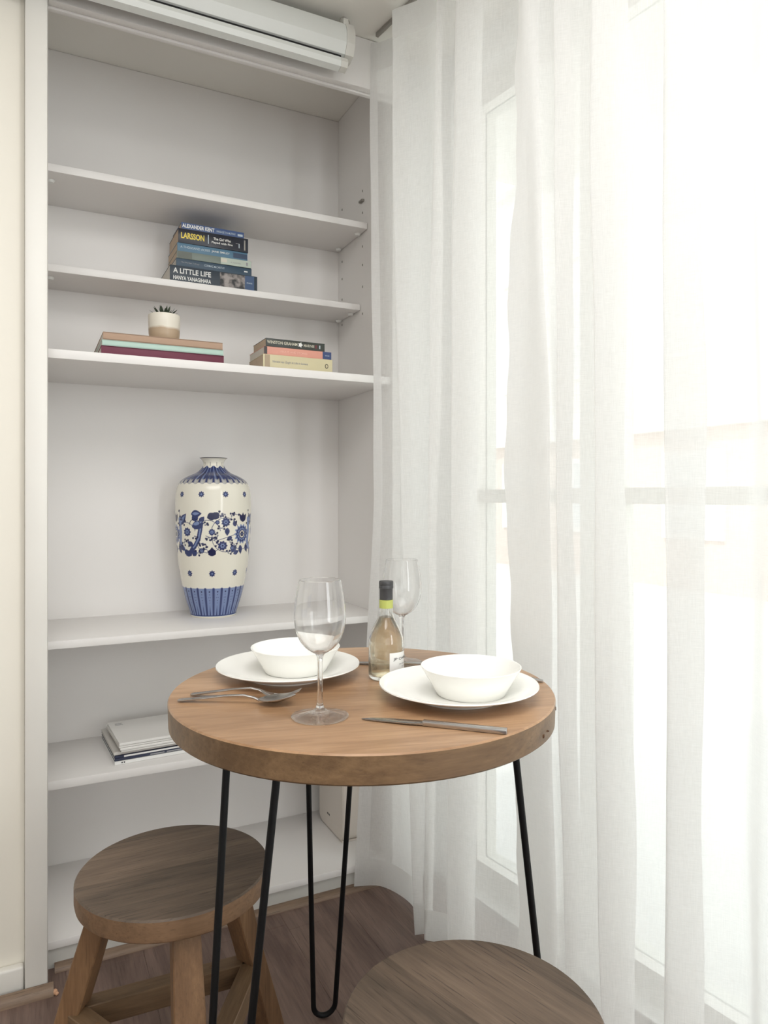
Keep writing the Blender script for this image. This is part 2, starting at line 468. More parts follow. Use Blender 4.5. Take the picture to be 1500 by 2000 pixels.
for yf, z, t in SH[:2]:
    for x, ys in ((XR - 0.012, (yf + 0.045, 2.085)), (XL + 0.012, (yf + 0.055,))):
        for y in ys:
            p = lathe('shelf_pin', [(0, -0.006), (0.007, -0.006), (0.010, 0.0), (0, 0.0)], M_whiteink, bc, 16, Vector((x, y, z - t - 0.0004)) - Vector((0.03, 1.75, 0)))
off = Vector((0.03, 1.75, 0))
hole = None
for z in (1.965, 1.90, 1.80, 1.745, 1.68, 1.60):
    for y in (1.93, 2.085):
        if hole is None:
            hole = box('pin_hole', (-0.0008, -0.002, -0.003), (0.0003, 0.002, 0.003), M_grey, bc); h = hole
        else:
            h = hole.copy(); COL.objects.link(h)
        h.location = Vector((XR, y, z)) - off
for y, z in ((1.93, 1.934), (2.085, 1.9015)):
    h = box('loose_pin', (-0.008, -0.012, -0.003), (0.0003, 0.012, 0.003), M_grey, bc, 0.001); h.location = Vector((XR, y, z)) - off

# ------------------------------------------------------------------ projection screen on the ceiling
ps = thing('projector_screen', 'white roll-down projector screen casing under the ceiling above bookcase', 'screen', (0, 1.62, 2.12))
def extrude_x(prof, x0, x1, name, mat, parent, smooth=25):
    bm = bmesh.new(); n = len(prof)
    A = [bm.verts.new((x0, y, z)) for y, z in prof]; B = [bm.verts.new((x1, y, z)) for y, z in prof]
    for i in range(n): bm.faces.new((A[i], A[(i + 1) % n], B[(i + 1) % n], B[i]))
    bm.faces.new(A[::-1]); bm.faces.new(B)
    return link(name, finish(bm, name, smooth), mat, parent)
cas = [(0.060, 0.030), (0.060, 0.118), (0.030, 0.122), (0.008, 0.108), (-0.002, 0.085), (-0.002, 0.058), (0.010, 0.034), (0.030, 0.027)]
extrude_x(cas, -1.6, 0.700, 'casing', M_casing, ps)
cap = extrude_x([(y * 1.0 + (0.001 if y > .03 else -0.0015), z + (0.0015 if z > 0.07 else -0.0015)) for y, z in cas], 0.700, 0.722, 'end_cap', M_endcap, ps)
extrude_x([(0.012, 0.0235), (0.058, 0.0235), (0.058, 0.0300), (0.012, 0.0300)], -1.6, 0.690, 'screen_slot', M_dark, ps)
bar = [(0.008, 0.000), (0.026, -0.004), (0.034, 0.004), (0.034, 0.023), (0.008, 0.023), (0.004, 0.012)]
extrude_x(bar, -1.6, 0.688, 'batten', M_casing, ps)
extrude_x([(y, z) for y, z in bar], 0.6885, 0.706, 'batten_cap', M_endcap, ps)
tube('hanging_ring', [(0.700 + 0.013 * math.cos(a), 0.012, 0.114 + 0.013 * math.sin(a)) for a in np.linspace(-0.2, PI + 0.3, 16)], 0.0012, M_steel, ps, 8)
box('bracket', (0.694, 0.006, 0.106), (0.708, 0.018, 0.122), M_endcap, ps, 0.002)

# ------------------------------------------------------------------ curtains
ZT, ZBOT = 2.243, 0.012
def inward(y, n):                                            # a point n metres inside the curtain line
    return (base_x(y) - n * WN.x, y - n * WN.y)
def sheet(ctrl, z0, z1, nz, per, off=0.0, wob=0.0, seed=1, drape=None):
    """ctrl: list of ((Ytop,n),(Ymid,n),(Ybot,n))"""
    r = np.random.RandomState(seed)
    zs = np.linspace(z0, z1, nz); rows = []
    ph = r.rand(8) * 6.28
    for z in zs:
        pts = []
        for i, (t, m, b) in enumerate(ctrl):
            y = np.interp(z, (0.02, 1.05, 2.24), (b[0], m[0], t[0])); n = np.interp(z, (0.02, 1.05, 2.24), (b[1], m[1], t[1]))
            y += wob * 0.004 * math.sin(z * 5.3 + i * 1.7 + ph[0]) + wob * 0.002 * math.sin(z * 14 + i * 2.9 + ph[1])
            n += wob * 0.003 * math.sin(z * 4.1 + i * 2.3 + ph[2])
            if i == 0 and seed == 11: y += 0.0035 * math.sin(z * 17 + 1) + 0.0025 * math.sin(z * 41)
            pts.append(inward(y, n + off))
        rows.append(catmull(pts, per))
    R = np.array(rows); k = R.shape[1]
    V = np.concatenate([R, np.broadcast_to(zs[:, None, None], (nz, k, 1))], 2).reshape(-1, 3)
    F = [(a * k + b, a * k + b + 1, (a + 1) * k + b + 1, (a + 1) * k + b) for a in range(nz - 1) for b in range(k - 1)]
    return V, F
def cloth(name, V, F, mat, parent):
    me = bpy.data.meshes.new(name); me.from_pydata(V.tolist(), [], F); me.update()
    me.polygons.foreach_set('use_smooth', [True] * len(F))
    return link(name, me, mat, parent)
def crest(t, m, b, nt_=.03, nm=.03, nb=.03, hook=.011, back=.050):
    """a fold towards the room; hook < 0 tucks the cloth behind it"""
    return [((t + hook, nt_ - back), (m + hook, nm - back), (b + hook, nb - back * .9)), ((t + .004, nt_ - .012), (m + .004, nm - .012), (b + .004, nb - .012)), ((t, nt_), (m, nm), (b, nb))]
def valley(t, m, b, nt_=-.03, nm=-.03, nb=-.03): return [((t, nt_), (m, nm), (b, nb))]
P1 = [((1.690, .008), (1.680, .000), (1.753, .016))]
P1 += [((1.665, -.020), (1.640, -.026), (1.710, -.040))]
P1 += valley(1.610, 1.580, 1.605, -.034, -.038, -.060)
P1 += crest(1.553, 1.520, 1.492, .03, .03, .008, .012, .04)
P1 += valley(1.470, 1.462, 1.478, -.006, -.012, -.012)
P1 += crest(1.385, 1.410, 1.462, .03, .028, .002, .008, .03)
P1 += valley(1.350, 1.372, 1.400, -.018, -.020, -.035)
P1 += crest(1.310, 1.330, 1.336, hook=-.022, back=.055)
P1 += valley(1.245, 1.262, 1.255, .004, .002, .000)
P1 += valley(1.185, 1.200, 1.190, -.032, -.030, -.034)
P1 += valley(1.12, 1.13, 1.12, -.02, -.02, -.02)
P1 += valley(1.06, 1.07, 1.06, -.03, -.03, -.03)
P1 += valley(1.02, 1.03, 1.01, -.045, -.045, -.045)
P1 += valley(.975, .985, .970, -.05, -.05, -.05)
P2 = [((1.123, .036), (1.150, .040), (1.116, .036))]
P2 += valley(1.105, 1.110, 1.075, .034, .036, .034)
P2 += valley(1.090, 1.052, 1.030, .022, .034, .030)
P2 += valley(1.070, 1.040, 1.016, -.006, .008, .004)
P2 += crest(1.035, 1.029, 1.005, hook=.004, back=.045)
P2 += valley(.985, .985, .965, -.022, -.024, -.020)
P2 += crest(.949, .946, .924, hook=-.022, back=.058)
P2 += valley(.905, .905, .885, .000, .000, .000)
P2 += valley(.855, .855, .850, -.034, -.036, -.034)
P2 += crest(.816, .805, .805, hook=-.024, back=.058)
P2 += valley(.775, .765, .765, .002, .000, .000)
P2 += valley(.72, .715, .715, -.03, -.03, -.03)
P2 += valley(.665, .665, .665, .004, .004, .004)
yy = .60
while yy > -0.7:
    P2 += valley(yy, yy, yy); P2 += crest(yy - .065, yy - .065, yy - .065); yy -= .135
def curtain(label, P, seed, wob, w):
    c = thing('curtain', label, 'curtain', (0, 0, 0))
    V, F = sheet(P, ZBOT, ZT, 70, 10, 0, wob, seed); 
    cl = cloth('cloth', V, F, M_fab, c)
    V, F = sheet(P, ZBOT, 0.085, 5, 10, 0.0012, wob, seed); cloth('hem', V, F, M_hem, c)
    V, F = sheet(P, 2.17, ZT, 5, 10, 0.0012, wob, seed); cloth('heading_tape', V, F, M_hem, c)
    V, F = sheet(P, ZBOT, ZT, 70, 10, 0.0014, wob, seed); k = len(V) // 70
    V2 = V.reshape(70, k, 3)[:, :w].reshape(-1, 3)
    F2 = [(a * w + b, a * w + b + 1, (a + 1) * w + b + 1, (a + 1) * w + b) for a in range(69) for b in range(w - 1)]
    cloth('side_hem', V2, F2, M_hem, c)
    # root at the foot of the cloth
    o = Vector((float(V[:, 0].mean()), float(V[:, 1].mean()), ZBOT)); c.location = o
    for ch in c.children: ch.location = -o
    return c
curtain('sheer white curtain hanging between the bookcase and the other curtain', P1, 3, 1.0, 6)
curtain('sheer white curtain nearer the camera, its wavy edge overlapping the other', P2, 11, 1.0, 22)
bm = bmesh.new()
TM = Matrix(((WD.x, WN.x, 0, base_x(1.67)), (WD.y, WN.y, 0, 1.67), (0, 0, 1, 0), (0, 0, 0, 1)))
add_box(bm, (0, -0.004, 2.2495), (2.45, 0.004, ZC - 0.0005), 0.001, TM)
tag(link('curtain_track', finish(bm, 'curtain_track'), M_grey), 'slim ceiling track that carries both sheer curtains', 'curtain track')

# ------------------------------------------------------------------ outside
M_street = plain('street_paving', srgb(222, 220, 216), 0.9, var=0.06, vscale=3)
struct(box('ground', (1.05, -14, -0.32), (14, 22, -0.22), M_street))
nb = thing('building', 'pale building with a brick ground floor across the street, seen through curtains', 'building', (8.0, 6.0, -0.22))
def npart(name, lo, hi, mat): return box(name, lo, hi, mat, nb)
M_brick = plain('brick_red', srgb(206, 186, 174), 0.9, var=0.1, vscale=9)
M_render = plain('facade_render', srgb(222, 218, 212), 0.9, var=0.05, vscale=2)
M_stone = plain('facade_white', srgb(232, 230, 226), 0.8)
M_wdark = plain('far_window_glass', srgb(196, 200, 202), 0.15)
npart('ground_floor_wall', (0.05, -16, 0), (3, 14, 2.2), M_brick)
npart('cornice', (-0.12, -16, 2.2), (3, 14, 2.65), M_stone)
npart('upper_wall', (0.05, -16, 2.65), (3, 14, 6.9), M_render)
npart('roof', (-0.15, -16, 6.9), (3.1, 14, 7.1), M_stone)
for k in range(14):
    y = -13.0 + k * 1.9
    for z0, z1 in ((0.7, 1.9), (3.2, 4.7), (5.2, 6.5)):
        f = npart('window', (0.0, y, z0), (0.05, y + 1.0, z1), M_stone)
        box('pane', (-0.012, y + 0.08, z0 + 0.08), (-0.001, y + 0.92, z1 - 0.08), M_wdark, f)

# ------------------------------------------------------------------ table
TX, TY, TZ = 0.4793, 1.0429, 0.750
tb = thing('side_table', 'round oak table with thick edge and black hairpin legs, laid for two', 'table', (TX, TY, 0))
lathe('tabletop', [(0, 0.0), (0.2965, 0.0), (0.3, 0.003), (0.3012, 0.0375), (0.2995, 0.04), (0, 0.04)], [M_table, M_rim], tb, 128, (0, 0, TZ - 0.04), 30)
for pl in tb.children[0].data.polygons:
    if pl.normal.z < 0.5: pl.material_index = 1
M_knot = plain('knot_dark', srgb(96, 66, 46), 0.8)
for a, z, w in ((-0.47, 0.724, 0.0022), (-0.42, 0.727, 0.0013), (-0.40, 0.725, 0.0011), (-0.135, 0.735, 0.0024)):
    bm = bmesh.new(); add_box(bm, (0.2990, -w, z - w), (0.3018, w, z + w), 0.0006, Matrix.Rotation(a - 0.55, 4, 'Z'), 1)
    link('knot', finish(bm, 'knot'), M_knot, tb)
for ang in (206, 80, 325):
    a = math.radians(ang); rad = Vector((math.cos(a), math.sin(a), 0)); tan = Vector((-rad.y, rad.x, 0))
    top = [rad * 0.236 + tan * s * 0.050 + Vector((0, 0, 0.706)) for s in (-1, 1)]
    bot = [rad * 0.308 + tan * s * 0.0225 + Vector((0, 0, 0.030)) for s in (-1, 1)]
    arc = []
    for t in np.linspace(0, PI, 15)[1:-1]:
        arc.append(rad * (0.308 + 0.0025 * math.sin(t)) - tan * 0.0225 * math.cos(t) + Vector((0, 0, 0.030 - 0.0245 * math.sin(t))))
    lg = tube('leg', [top[0], bot[0]] + arc + [bot[1], top[1]], 0.0052, M_black, tb, 14)
    bm = bmesh.new()
    add_box(bm, (0.175, -0.065, 0.7055), (0.262, 0.065, 0.7098), 0.001, Matrix.Rotation(a, 4, 'Z'))
    link('mounting_plate', finish(bm, 'mounting_plate'), M_black, lg)

# ------------------------------------------------------------------ stools
def make_stool(label, loc, rotz):
    st = thing('stool', label, 'stool', loc, rotz, 'round wooden stools')
    lathe('seat', [(0, 0.420), (0.146, 0.420), (0.1485, 0.4225), (0.1500, 0.430), (0.1500, 0.452), (0.1478, 0.4548), (0, 0.455)], M_seat, st, 96, (0, 0, 0), 30)
    me = st.children[0].data; me.materials.append(M_side)
    for pl in me.polygons:
        if pl.normal.z < 0.5: pl.material_index = 1
    rot = math.radians
    r_t, r_b = 0.108, 0.238
    def axis(a, z): 
        r = r_t + (r_b - r_t) * (0.42 - z) / 0.42
        return Vector((r * math.cos(a), r * math.sin(a), z))
    angs = [rot(a) for a in (148, 268, 28)]
    for a in angs:
        bm = bmesh.new(); rad = Vector((math.cos(a), math.sin(a), 0)); tan = Vector((-rad.y, rad.x, 0)); ring = []
        for k, z in enumerate(np.linspace(0.4195, 0.0, 9)):
            c = axis(a, z); w = 0.0215 + 0.001 * math.sin(k * 1.3 + a); d = 0.0180 + 0.001 * math.sin(k * 0.9 + 2 * a)
            ring.append([bm.verts.new(c + rad * d * p + tan * w * q) for p, q in ((1, 1), (1, -1), (-1, -1), (-1, 1))])
        for i in range(8):
            for k in range(4): bm.faces.new((ring[i][k], ring[i][(k + 1) % 4], ring[i + 1][(k + 1) % 4], ring[i + 1][k]))
        bm.faces.new(ring[0]); bm.faces.new(ring[-1][::-1])
        bmesh.ops.recalc_face_normals(bm, faces=bm.faces)
        bmesh.ops.bevel(bm, geom=[e for e in bm.edges if abs((e.verts[0].co - e.verts[1].co).z) > 0.03], offset=0.002, segments=1, affect='EDGES')
        link('leg', finish(bm, 'leg'), M_leg, st)
    zr = 0.198
    for i in range(3):                                        # pinwheel of rails
        A, B = axis(angs[i], zr), axis(angs[(i + 1) % 3], zr)
        d = (B - A).normalized(); nrm = Vector((-d.y, d.x, 0)); L = (B - A).length
        m = Matrix(((d.x, nrm.x, 0, A.x), (d.y, nrm.y, 0, A.y), (0, 0, 1, zr), (0, 0, 0, 1)))
        bm = bmesh.new()
        add_box(bm, (0.017, -0.016, -0.019), (L - 0.018, 0.016, 0.019), 0.0015, None, 1)
        me = finish(bm, 'rail'); o = link('rail', me, M_leg2, st); o.matrix_local = m
        pg = lathe('peg', [(0.0045, 0), (0.0045, 0.0012), (0.0025, 0.0006), (0, 0.0006)], M_leg, o, 14, (0.075, 0, 0.0188))
    for i in range(3):                                        # cleats under the seat
        a = angs[i]; bm = bmesh.new()
        add_box(bm, (0.040, -0.018, 0.398), (0.092, 0.018, 0.4195), 0.002, Matrix.Rotation(a, 4, 'Z'))
        link('cleat', finish(bm, 'cleat'), M_leg, st)
    return st
make_stool('round wooden stool with its legs in view, standing beside the bookcase', (0.2092, 1.190, 0), 0.0)
s2 = make_stool('round wooden stool in front of the table, only its seat in view', (0.4560, 0.6890, 0), math.radians(-75))

# ------------------------------------------------------------------ crockery
PL = [(0, 0.0035), (0.055, 0.0035), (0.072, 0.0045), (0.095, 0.0115), (0.1195, 0.0200), (0.1210, 0.0212), (0.1205, 0.0228), (0.1188, 0.0226), (0.094, 0.0148), (0.072, 0.0078), (0.055, 0.0066), (0, 0.0066)]
PL = [(0, 0.0022), (0.058, 0.0022), (0.060, 0.0), (0.066, 0.0), (0.068, 0.0025)] + PL[3:]
BW = [(0, 0.003), (0.045, 0.003), (0.047, 0.0), (0.051, 0.0), (0.0535, 0.003), (0.0600, 0.0150), (0.0690, 0.0300), (0.0752, 0.0405), (0.0760, 0.0418), (0.0756, 0.0426), (0.0742, 0.0422), (0.0670, 0.0310), (0.0578, 0.0158), (0.0510, 0.0070), (0.044, 0.0056), (0, 0.0056)]
pl1 = tag(lathe('plate', PL, M_china, None, 96, (0.3933, 1.1600, TZ + 0.0002), 30), 'white plate farther from the camera, beside fork and spoon', 'plate', 'white dinner plates')
bw1 = tag(lathe('bowl', BW, M_china, None, 96, (0.4075, 1.1640, TZ + 0.0072), 30), 'white bowl on the plate beside fork and spoon', 'bowl', 'white bowls on plates')
pl2 = pl1.copy(); COL.objects.link(pl2); pl2.location = (0.5850, 0.9250, TZ + 0.0002); tag(pl2, 'white plate near the curtain with a long knife in front', 'plate')
bw2 = bw1.copy(); COL.objects.link(bw2); bw2.location = (0.5990, 0.9120, TZ + 0.0072); tag(bw2, 'white bowl on the plate near the curtain, behind the long knife', 'bowl')

# ------------------------------------------------------------------ wine glasses
def gl_prof():
    outer = [(0.0396, 0.0010), (0.0392, 0.0022), (0.030, 0.0040), (0.018, 0.0070), (0.0085, 0.0105), (0.0048, 0.0160), (0.0038, 0.030), (0.0036, 0.055), (0.0040, 0.078), (0.0060, 0.0865)]
    bowl = [(0.0120, 0.0905), (0.0205, 0.0965), (0.0280, 0.1060), (0.0330, 0.1180), (0.0355, 0.1310), (0.0360, 0.1400), (0.0350, 0.1550), (0.0327, 0.1720), (0.0292, 0.1900)]
    inner = [(max(r - 0.0011, 0), z + (0.0012 if z < 0.11 else 0.0003)) for r, z in bowl[::-1]]
    o2 = [tuple(p) for p in catmull(outer + bowl, 3)]
    i2 = [tuple(p) for p in catmull(inner + [(0.0050, 0.0905), ], 3)]
    k = next(i for i, p in enumerate(o2) if p[1] > 0.0125)
    foot = [(0, 0.0010), (0.034, 0.0), (0.0385, 0.0002)] + o2[:k + 1] + [(0, o2[k][1])]
    body = [(0, o2[k][1] + 0.0001)] + [(o2[k][0], o2[k][1] + 0.0001)] + o2[k + 1:] + i2 + [(0, 0.0897)]
    return foot, body
GF, GB = gl_prof()
def wine_glass(label, x, y, first=None):
    if first is None:
        t = thing('wine_glass', label, 'wine glass', (x, y, TZ + 0.0002), 0, 'stemmed wine glasses')
        lathe('glass_foot', GF, M_glassf, t, 72, (0, 0, 0), 40)
        lathe('glass_bowl', GB, M_glass, t, 72, (0, 0, 0), 40)
        return t
    t = copy_tree(first); t.location = (x, y, TZ + 0.0002); t['label'] = label
    return t
g1 = wine_glass('empty wine glass in front, between the spoon and the long knife', 0.3600, 0.9266)
wine_glass('empty wine glass behind the small bottle, against the curtain', 0.6110, 1.1590, g1)

# ------------------------------------------------------------------ bottle
bt = thing('wine_bottle', 'small clear bottle of white wine with grey screw cap', 'bottle', (0.5375, 1.0765, TZ + 0.0002))
outer = [(0.0, 0.004), (0.018, 0.001), (0.026, 0.0), (0.0288, 0.0025), (0.0298, 0.007), (0.0298, 0.060), (0.0290, 0.068), (0.0255, 0.079), (0.0205, 0.090), (0.0160, 0.0985), (0.0128, 0.106), (0.0113, 0.114), (0.0108, 0.122), (0.0107, 0.150)]
inner = [(0.0088, 0.150), (0.0088, 0.120), (0.0108, 0.106), (0.0140, 0.0980), (0.0185, 0.0890), (0.0235, 0.078), (0.0268, 0.0675), (0.0276, 0.060), (0.0276, 0.010), (0.0255, 0.0065), (0.014, 0.0085), (0.0, 0.012)]
lathe('glass_body', outer + inner, M_bottle, bt, 72, (0, 0, 0), 40)
wine = [(0, 0.1030), (0.01135, 0.1030), (0.01395, 0.0975), (0.01845, 0.0885), (0.02345, 0.0775), (0.02675, 0.0670), (0.02755, 0.0598), (0.02755, 0.0103), (0.0254, 0.0068), (0.014, 0.0088), (0.0, 0.0123)]
w_ = lathe('wine', wine, M_wine, bt, 72, (0, 0, 0), 40); w_['label'] = 'pale yellow wine filling the bottle to its neck'
lathe('lime_band', [(0.01085, 0.118), (0.0116, 0.1182), (0.0116, 0.1318), (0.01085, 0.132)], M_band, bt, 48)
lathe('cap', [(0.01085, 0.1325), (0.0112, 0.1322), (0.0112, 0.1500), (0.0116, 0.1508), (0.0122, 0.1515), (0.0122, 0.1560), (0.0119, 0.1566), (0.0122, 0.1572), (0.0122, 0.1618), (0.0112, 0.1636), (0, 0.1636)], M_cap, bt, 48)
vdir = math.atan2(-1.0765, -0.5375)                            # towards the viewer
def wrap(co, r, a0, z0):
    a = a0 + co[:, 0] / r
    return np.c_[r * np.cos(a), r * np.sin(a), z0 + co[:, 1]]
lr = 0.03005; a0 = vdir + math.radians(11)
bm = bmesh.new(); n = 28
va = [[bm.verts.new((lr * math.cos(a0 + math.radians(118) * k / n), lr * math.sin(a0 + math.radians(118) * k / n), z)) for k in range(n + 1)] for z in (0.010, 0.0475)]
for k in range(n): bm.faces.new((va[0][k], va[0][k + 1], va[1][k + 1], va[1][k]))
lb = link('label', finish(bm, 'label', 60), M_label, bt)
for body, w, h, z, off, m in (('JP CHENET', 0.046, 0.0052, 0.0340, 0.0065, M_ink), ('VIN BLANC', 0.022, 0.0022, 0.0270, 0.018, M_greyink), ('2019', 0.008, 0.0020, 0.0225, 0.025, M_greyink), ('FRANCE', 0.036, 0.0030, 0.0125, 0.010, M_greyink)):
    me, co = text_mesh(body, w, h, 0.01)
    me.vertices.foreach_set('co', wrap(co + np.array([off, 0, 0]), lr + 0.0003, a0, z).ravel()); me.update()
    link('lettering', me, m, lb)

# ------------------------------------------------------------------ cutlery
def strip(path, widths, thick, name, mat, parent=None, nrm=None):
    """flat bar: path of 3-D points, half widths, half thicknesses"""
    bm = bmesh.new(); P = [Vector(p) for p in path]; rings = []
    for i, p in enumerate(P):
        t = (P[min(i + 1, len(P) - 1)] - P[max(i - 1, 0)]).normalized()
        side = t.cross(Vector((0, 0, 1))).normalized(); up = side.cross(t).normalized()
        w = widths[i]; h = thick[i] if isinstance(thick, (list, tuple)) else thick
        rings.append([bm.verts.new(p + side * w * a + up * h * b) for a, b in ((1, -.5), (1, .5), (.8, 1), (-.8, 1), (-1, .5), (-1, -.5), (-.8, -1), (.8, -1))])
    for i in range(len(rings) - 1):
        for k in range(8): bm.faces.new((rings[i][k], rings[i][(k + 1) % 8], rings[i + 1][(k + 1) % 8], rings[i + 1][k]))
    bm.faces.new(rings[0][::-1]); bm.faces.new(rings[-1])
    return link(name, finish(bm, name, 45), mat, parent)
def place(a, b, name, label, cat):
    a, b = Vector(a), Vector(b); d = b - a
    return thing(name, label, cat, (a.x, a.y, TZ + 0.0003), math.atan2(d.y, d.x))
# spoon: local x from handle end to bowl tip
def spoon_surface(x0, L, W, dep, z0, zt):
    bm = bmesh.new(); nu, nv = 14, 10; top, bot = [], []
    for i in range(nu + 1):
        u = i / nu; x = x0 + L * u
        w = W * (math.sin(PI * min(max(u, 0.0), 1.0) ** 0.85) ** 0.62) if 0 < u < 1 else 0.0012
        ra, rb = [], []
        for j in range(nv + 1):
            v = -1 + 2 * j / nv
            z = z0 + (zt - z0) * u ** 1.2 - dep * math.sin(PI * u) * (1 - v * v)
            ra.append(bm.verts.new((x, w * v, z + 0.0006))); rb.append(bm.verts.new((x, w * v, z - 0.0006)))
        top.append(ra); bot.append(rb)
    for i in range(nu):
        for j in range(nv):
            bm.faces.new((top[i][j], top[i + 1][j], top[i + 1][j + 1], top[i][j + 1]))
            bm.faces.new((bot[i][j + 1], bot[i + 1][j + 1], bot[i + 1][j], bot[i][j]))
        for R, q in ((0, 1), (nv, -1)):
            bm.faces.new((top[i][R], bot[i][R], bot[i + 1][R], top[i + 1][R]) if q > 0 else (top[i + 1][R], bot[i + 1][R], bot[i][R], top[i][R]))
    bm.faces.new(top[0][::-1] + bot[0]); bm.faces.new(top[-1] + bot[-1][::-1])
    return finish(bm, 'bowl_of_spoon', 60)
sp = place((0.1975, 1.0890), (0.3450, 0.9960), 'spoon', 'steel spoon on table edge, nearer than the fork beside it', 'spoon')
hx = [0, .006, .03, .07, .100, .115, .124]; hz = [.0022, .0026, .0055, .0105, .0120, .0090, .0052]
strip([(x, 0, z) for x, z in zip(hx, hz)], [.0045, .0062, .0050, .0034, .0026, .0024, .0026], [.0010, .0012, .0012, .0012, .0013, .0014, .0014], 'handle', M_steel, sp)
link('spoon_bowl', spoon_surface(.122, .056, .0185, .0062, .0072, .0150), M_steel, sp)
fk = place((0.2215, 1.1126), (0.3663, 1.0126), 'fork', 'steel fork on table edge, between the spoon and the plate', 'fork')
fx = [0, .006, .03, .07, .095, .108, .118, .128]; fz = [.0022, .0026, .0065, .0130, .0150, .0130, .0088, .0055]
strip([(x, 0, z) for x, z in zip(fx, fz)], [.0045, .0062, .0050, .0034, .0028, .0032, .0070, .0115], [.0010, .0012, .0012, .0012, .0013, .0013, .0011, .0010], 'handle', M_steel, fk)
for k in range(4):
    y = -.0096 + .0064 * k
    strip([(.127, y, .0056), (.140, y, .0048), (.155, y, .0080), (.172, y, .0155)], [.0019, .0017, .0015, .0007], [.0009, .0009, .0008, .0005], 'tine', M_steel, fk)
def knife(label, a, b):
    k = place(a, b, 'knife', label, 'knife')
    # local x: blade tip to handle end; the blade lies flat
    strip([(0, -.002, .0012), (.012, .000, .0014), (.035, .002, .0018), (.070, .001, .0026), (.088, 0, .0032)], [.0010, .0052, .0078, .0078, .0048], [.0005, .0006, .0007, .0010, .0020], 'blade', M_steel, k)
    box('handle', (.086, -.0046, .0004), (.198, .0046, .0072), M_steel, k, 0.0012)
    return k
knife('long steel knife lying in front of the plate near the curtain', (0.4080, 0.8905), (0.5500, 0.7510))
k2 = knife('steel knife mostly hidden between the far plate and the bottle', (0.500, 1.214), (0.640, 1.110))
f2 = place((0.7745, 0.9720), (0.6640, 0.8450), 'fork', 'steel fork by the curtain, mostly hidden behind the nearer plate', 'fork')
f2.location = (0.7725, 0.9480, TZ + 0.0003); f2.rotation_euler = (0, 0, math.radians(135))
for ch in fk.children:
    c = ch.copy(); COL.objects.link(c); c.parent = f2
f2.location = (0.7560, 0.9360, TZ + 0.0003)

# ------------------------------------------------------------------ vase with painted bands
VX, VY, VZ = 0.4600, 2.0050, 0.7251
vp = [(0.0610, 0.0), (0.0632, 0.004), (0.0645, 0.012), (0.0769, 0.0515), (0.0850, 0.0865), (0.0930, 0.130), (0.0978, 0.173), (0.1018, 0.230), (0.1037, 0.285), (0.1034, 0.318), (0.1015, 0.345), (0.0965, 0.362), (0.0880, 0.3755), (0.0700, 0.387), (0.0480, 0.397), (0.0345, 0.4085), (0.0278, 0.4200), (0.0288, 0.4275), (0.0335, 0.4350), (0.0388, 0.4390)]
vprof = catmull(vp, 14)
al = np.r_[0, np.cumsum(np.hypot(*np.diff(vprof, axis=0).T))]
tt = np.linspace(0, al[-1], 430)
vprof = np.c_[np.interp(tt, al, vprof[:, 0]), np.interp(tt, al, vprof[:, 1])]
NS = 560
cols_h = len(vprof)
ang = np.linspace(0, 2 * PI, NS, endpoint=False)
cam_a = math.atan2(-VY, -VX)                                  # faces the viewer
verts = np.stack([vprof[:, 0][:, None] * np.cos(ang)[None], vprof[:, 0][:, None] * np.sin(ang)[None], np.broadcast_to(vprof[:, 1][:, None], (cols_h, NS))], 2)
# paint: A = angle from the viewing side (positive = right in view), Z = height in metres
A = ((ang - cam_a + PI) % (2 * PI) - PI)[None, :] + np.zeros((cols_h, 1))
Z = vprof[:, 1][:, None] + np.zeros((1, NS))
R = 0.100
U = A * R                                                     # metres around
white = np.array(srgb(232, 228, 214)[:3]); blue = np.array(srgb(52, 62, 106)[:3]); mid = np.array(srgb(122, 138, 178)[:3]); deep = np.array(srgb(34, 38, 76)[:3])
C = np.zeros((cols_h, NS, 3)) + white
def put(mask, c, a=1.0):
    k = np.clip(mask, 0, 1)[..., None] * a
    C[:] = C * (1 - k) + np.asarray(c) * k
def soft(d, e=0.0007): return np.clip(0.5 - d / e, 0, 1)
def wrapd(u, u0): return (u - u0 + PI * R) % (2 * PI * R) - PI * R
def disc(u0, z0, r, c, a=1.0, sq=1.0): put(soft(np.hypot(wrapd(U, u0), (Z - z0) * sq) - r), c, a)
def flower(u0, z0, r, n, c, depth=0.22, ph=0.0):
    du, dz = wrapd(U, u0), Z - z0; t = np.arctan2(dz, du)
    put(soft(np.hypot(du, dz) - r * (1 - depth * 0.5 + depth * 0.5 * np.cos(n * t + ph))), c)
def leaf(u0, z0, L, w, th, c, a=1.0):
    du, dz = wrapd(U, u0), Z - z0
    x = du * math.cos(th) + dz * math.sin(th); y = -du * math.sin(th) + dz * math.cos(th)
    t = np.clip(x / L, 0, 1); put(soft(np.where((x >= 0) & (x <= L), np.abs(y) - w * np.sin(PI * t ** 0.8), 1)), c, a)
def stroke(pts, w, c, a=1.0):
    for (x0, z0), (x1, z1) in zip(pts[:-1], pts[1:]):
        du, dz = wrapd(U, x0), Z - z0; vx, vz = x1 - x0, z1 - z0; L2 = vx * vx + vz * vz + 1e-12
        t = np.clip((du * vx + dz * vz) / L2, 0, 1); put(soft(np.hypot(du - t * vx, dz - t * vz) - w), c, a)
def arc(u0, z0, r, t0, t1, w, c, n=9): stroke([(u0 + r * math.cos(t), z0 + r * math.sin(t)) for t in np.linspace(t0, t1, n)], w, c)
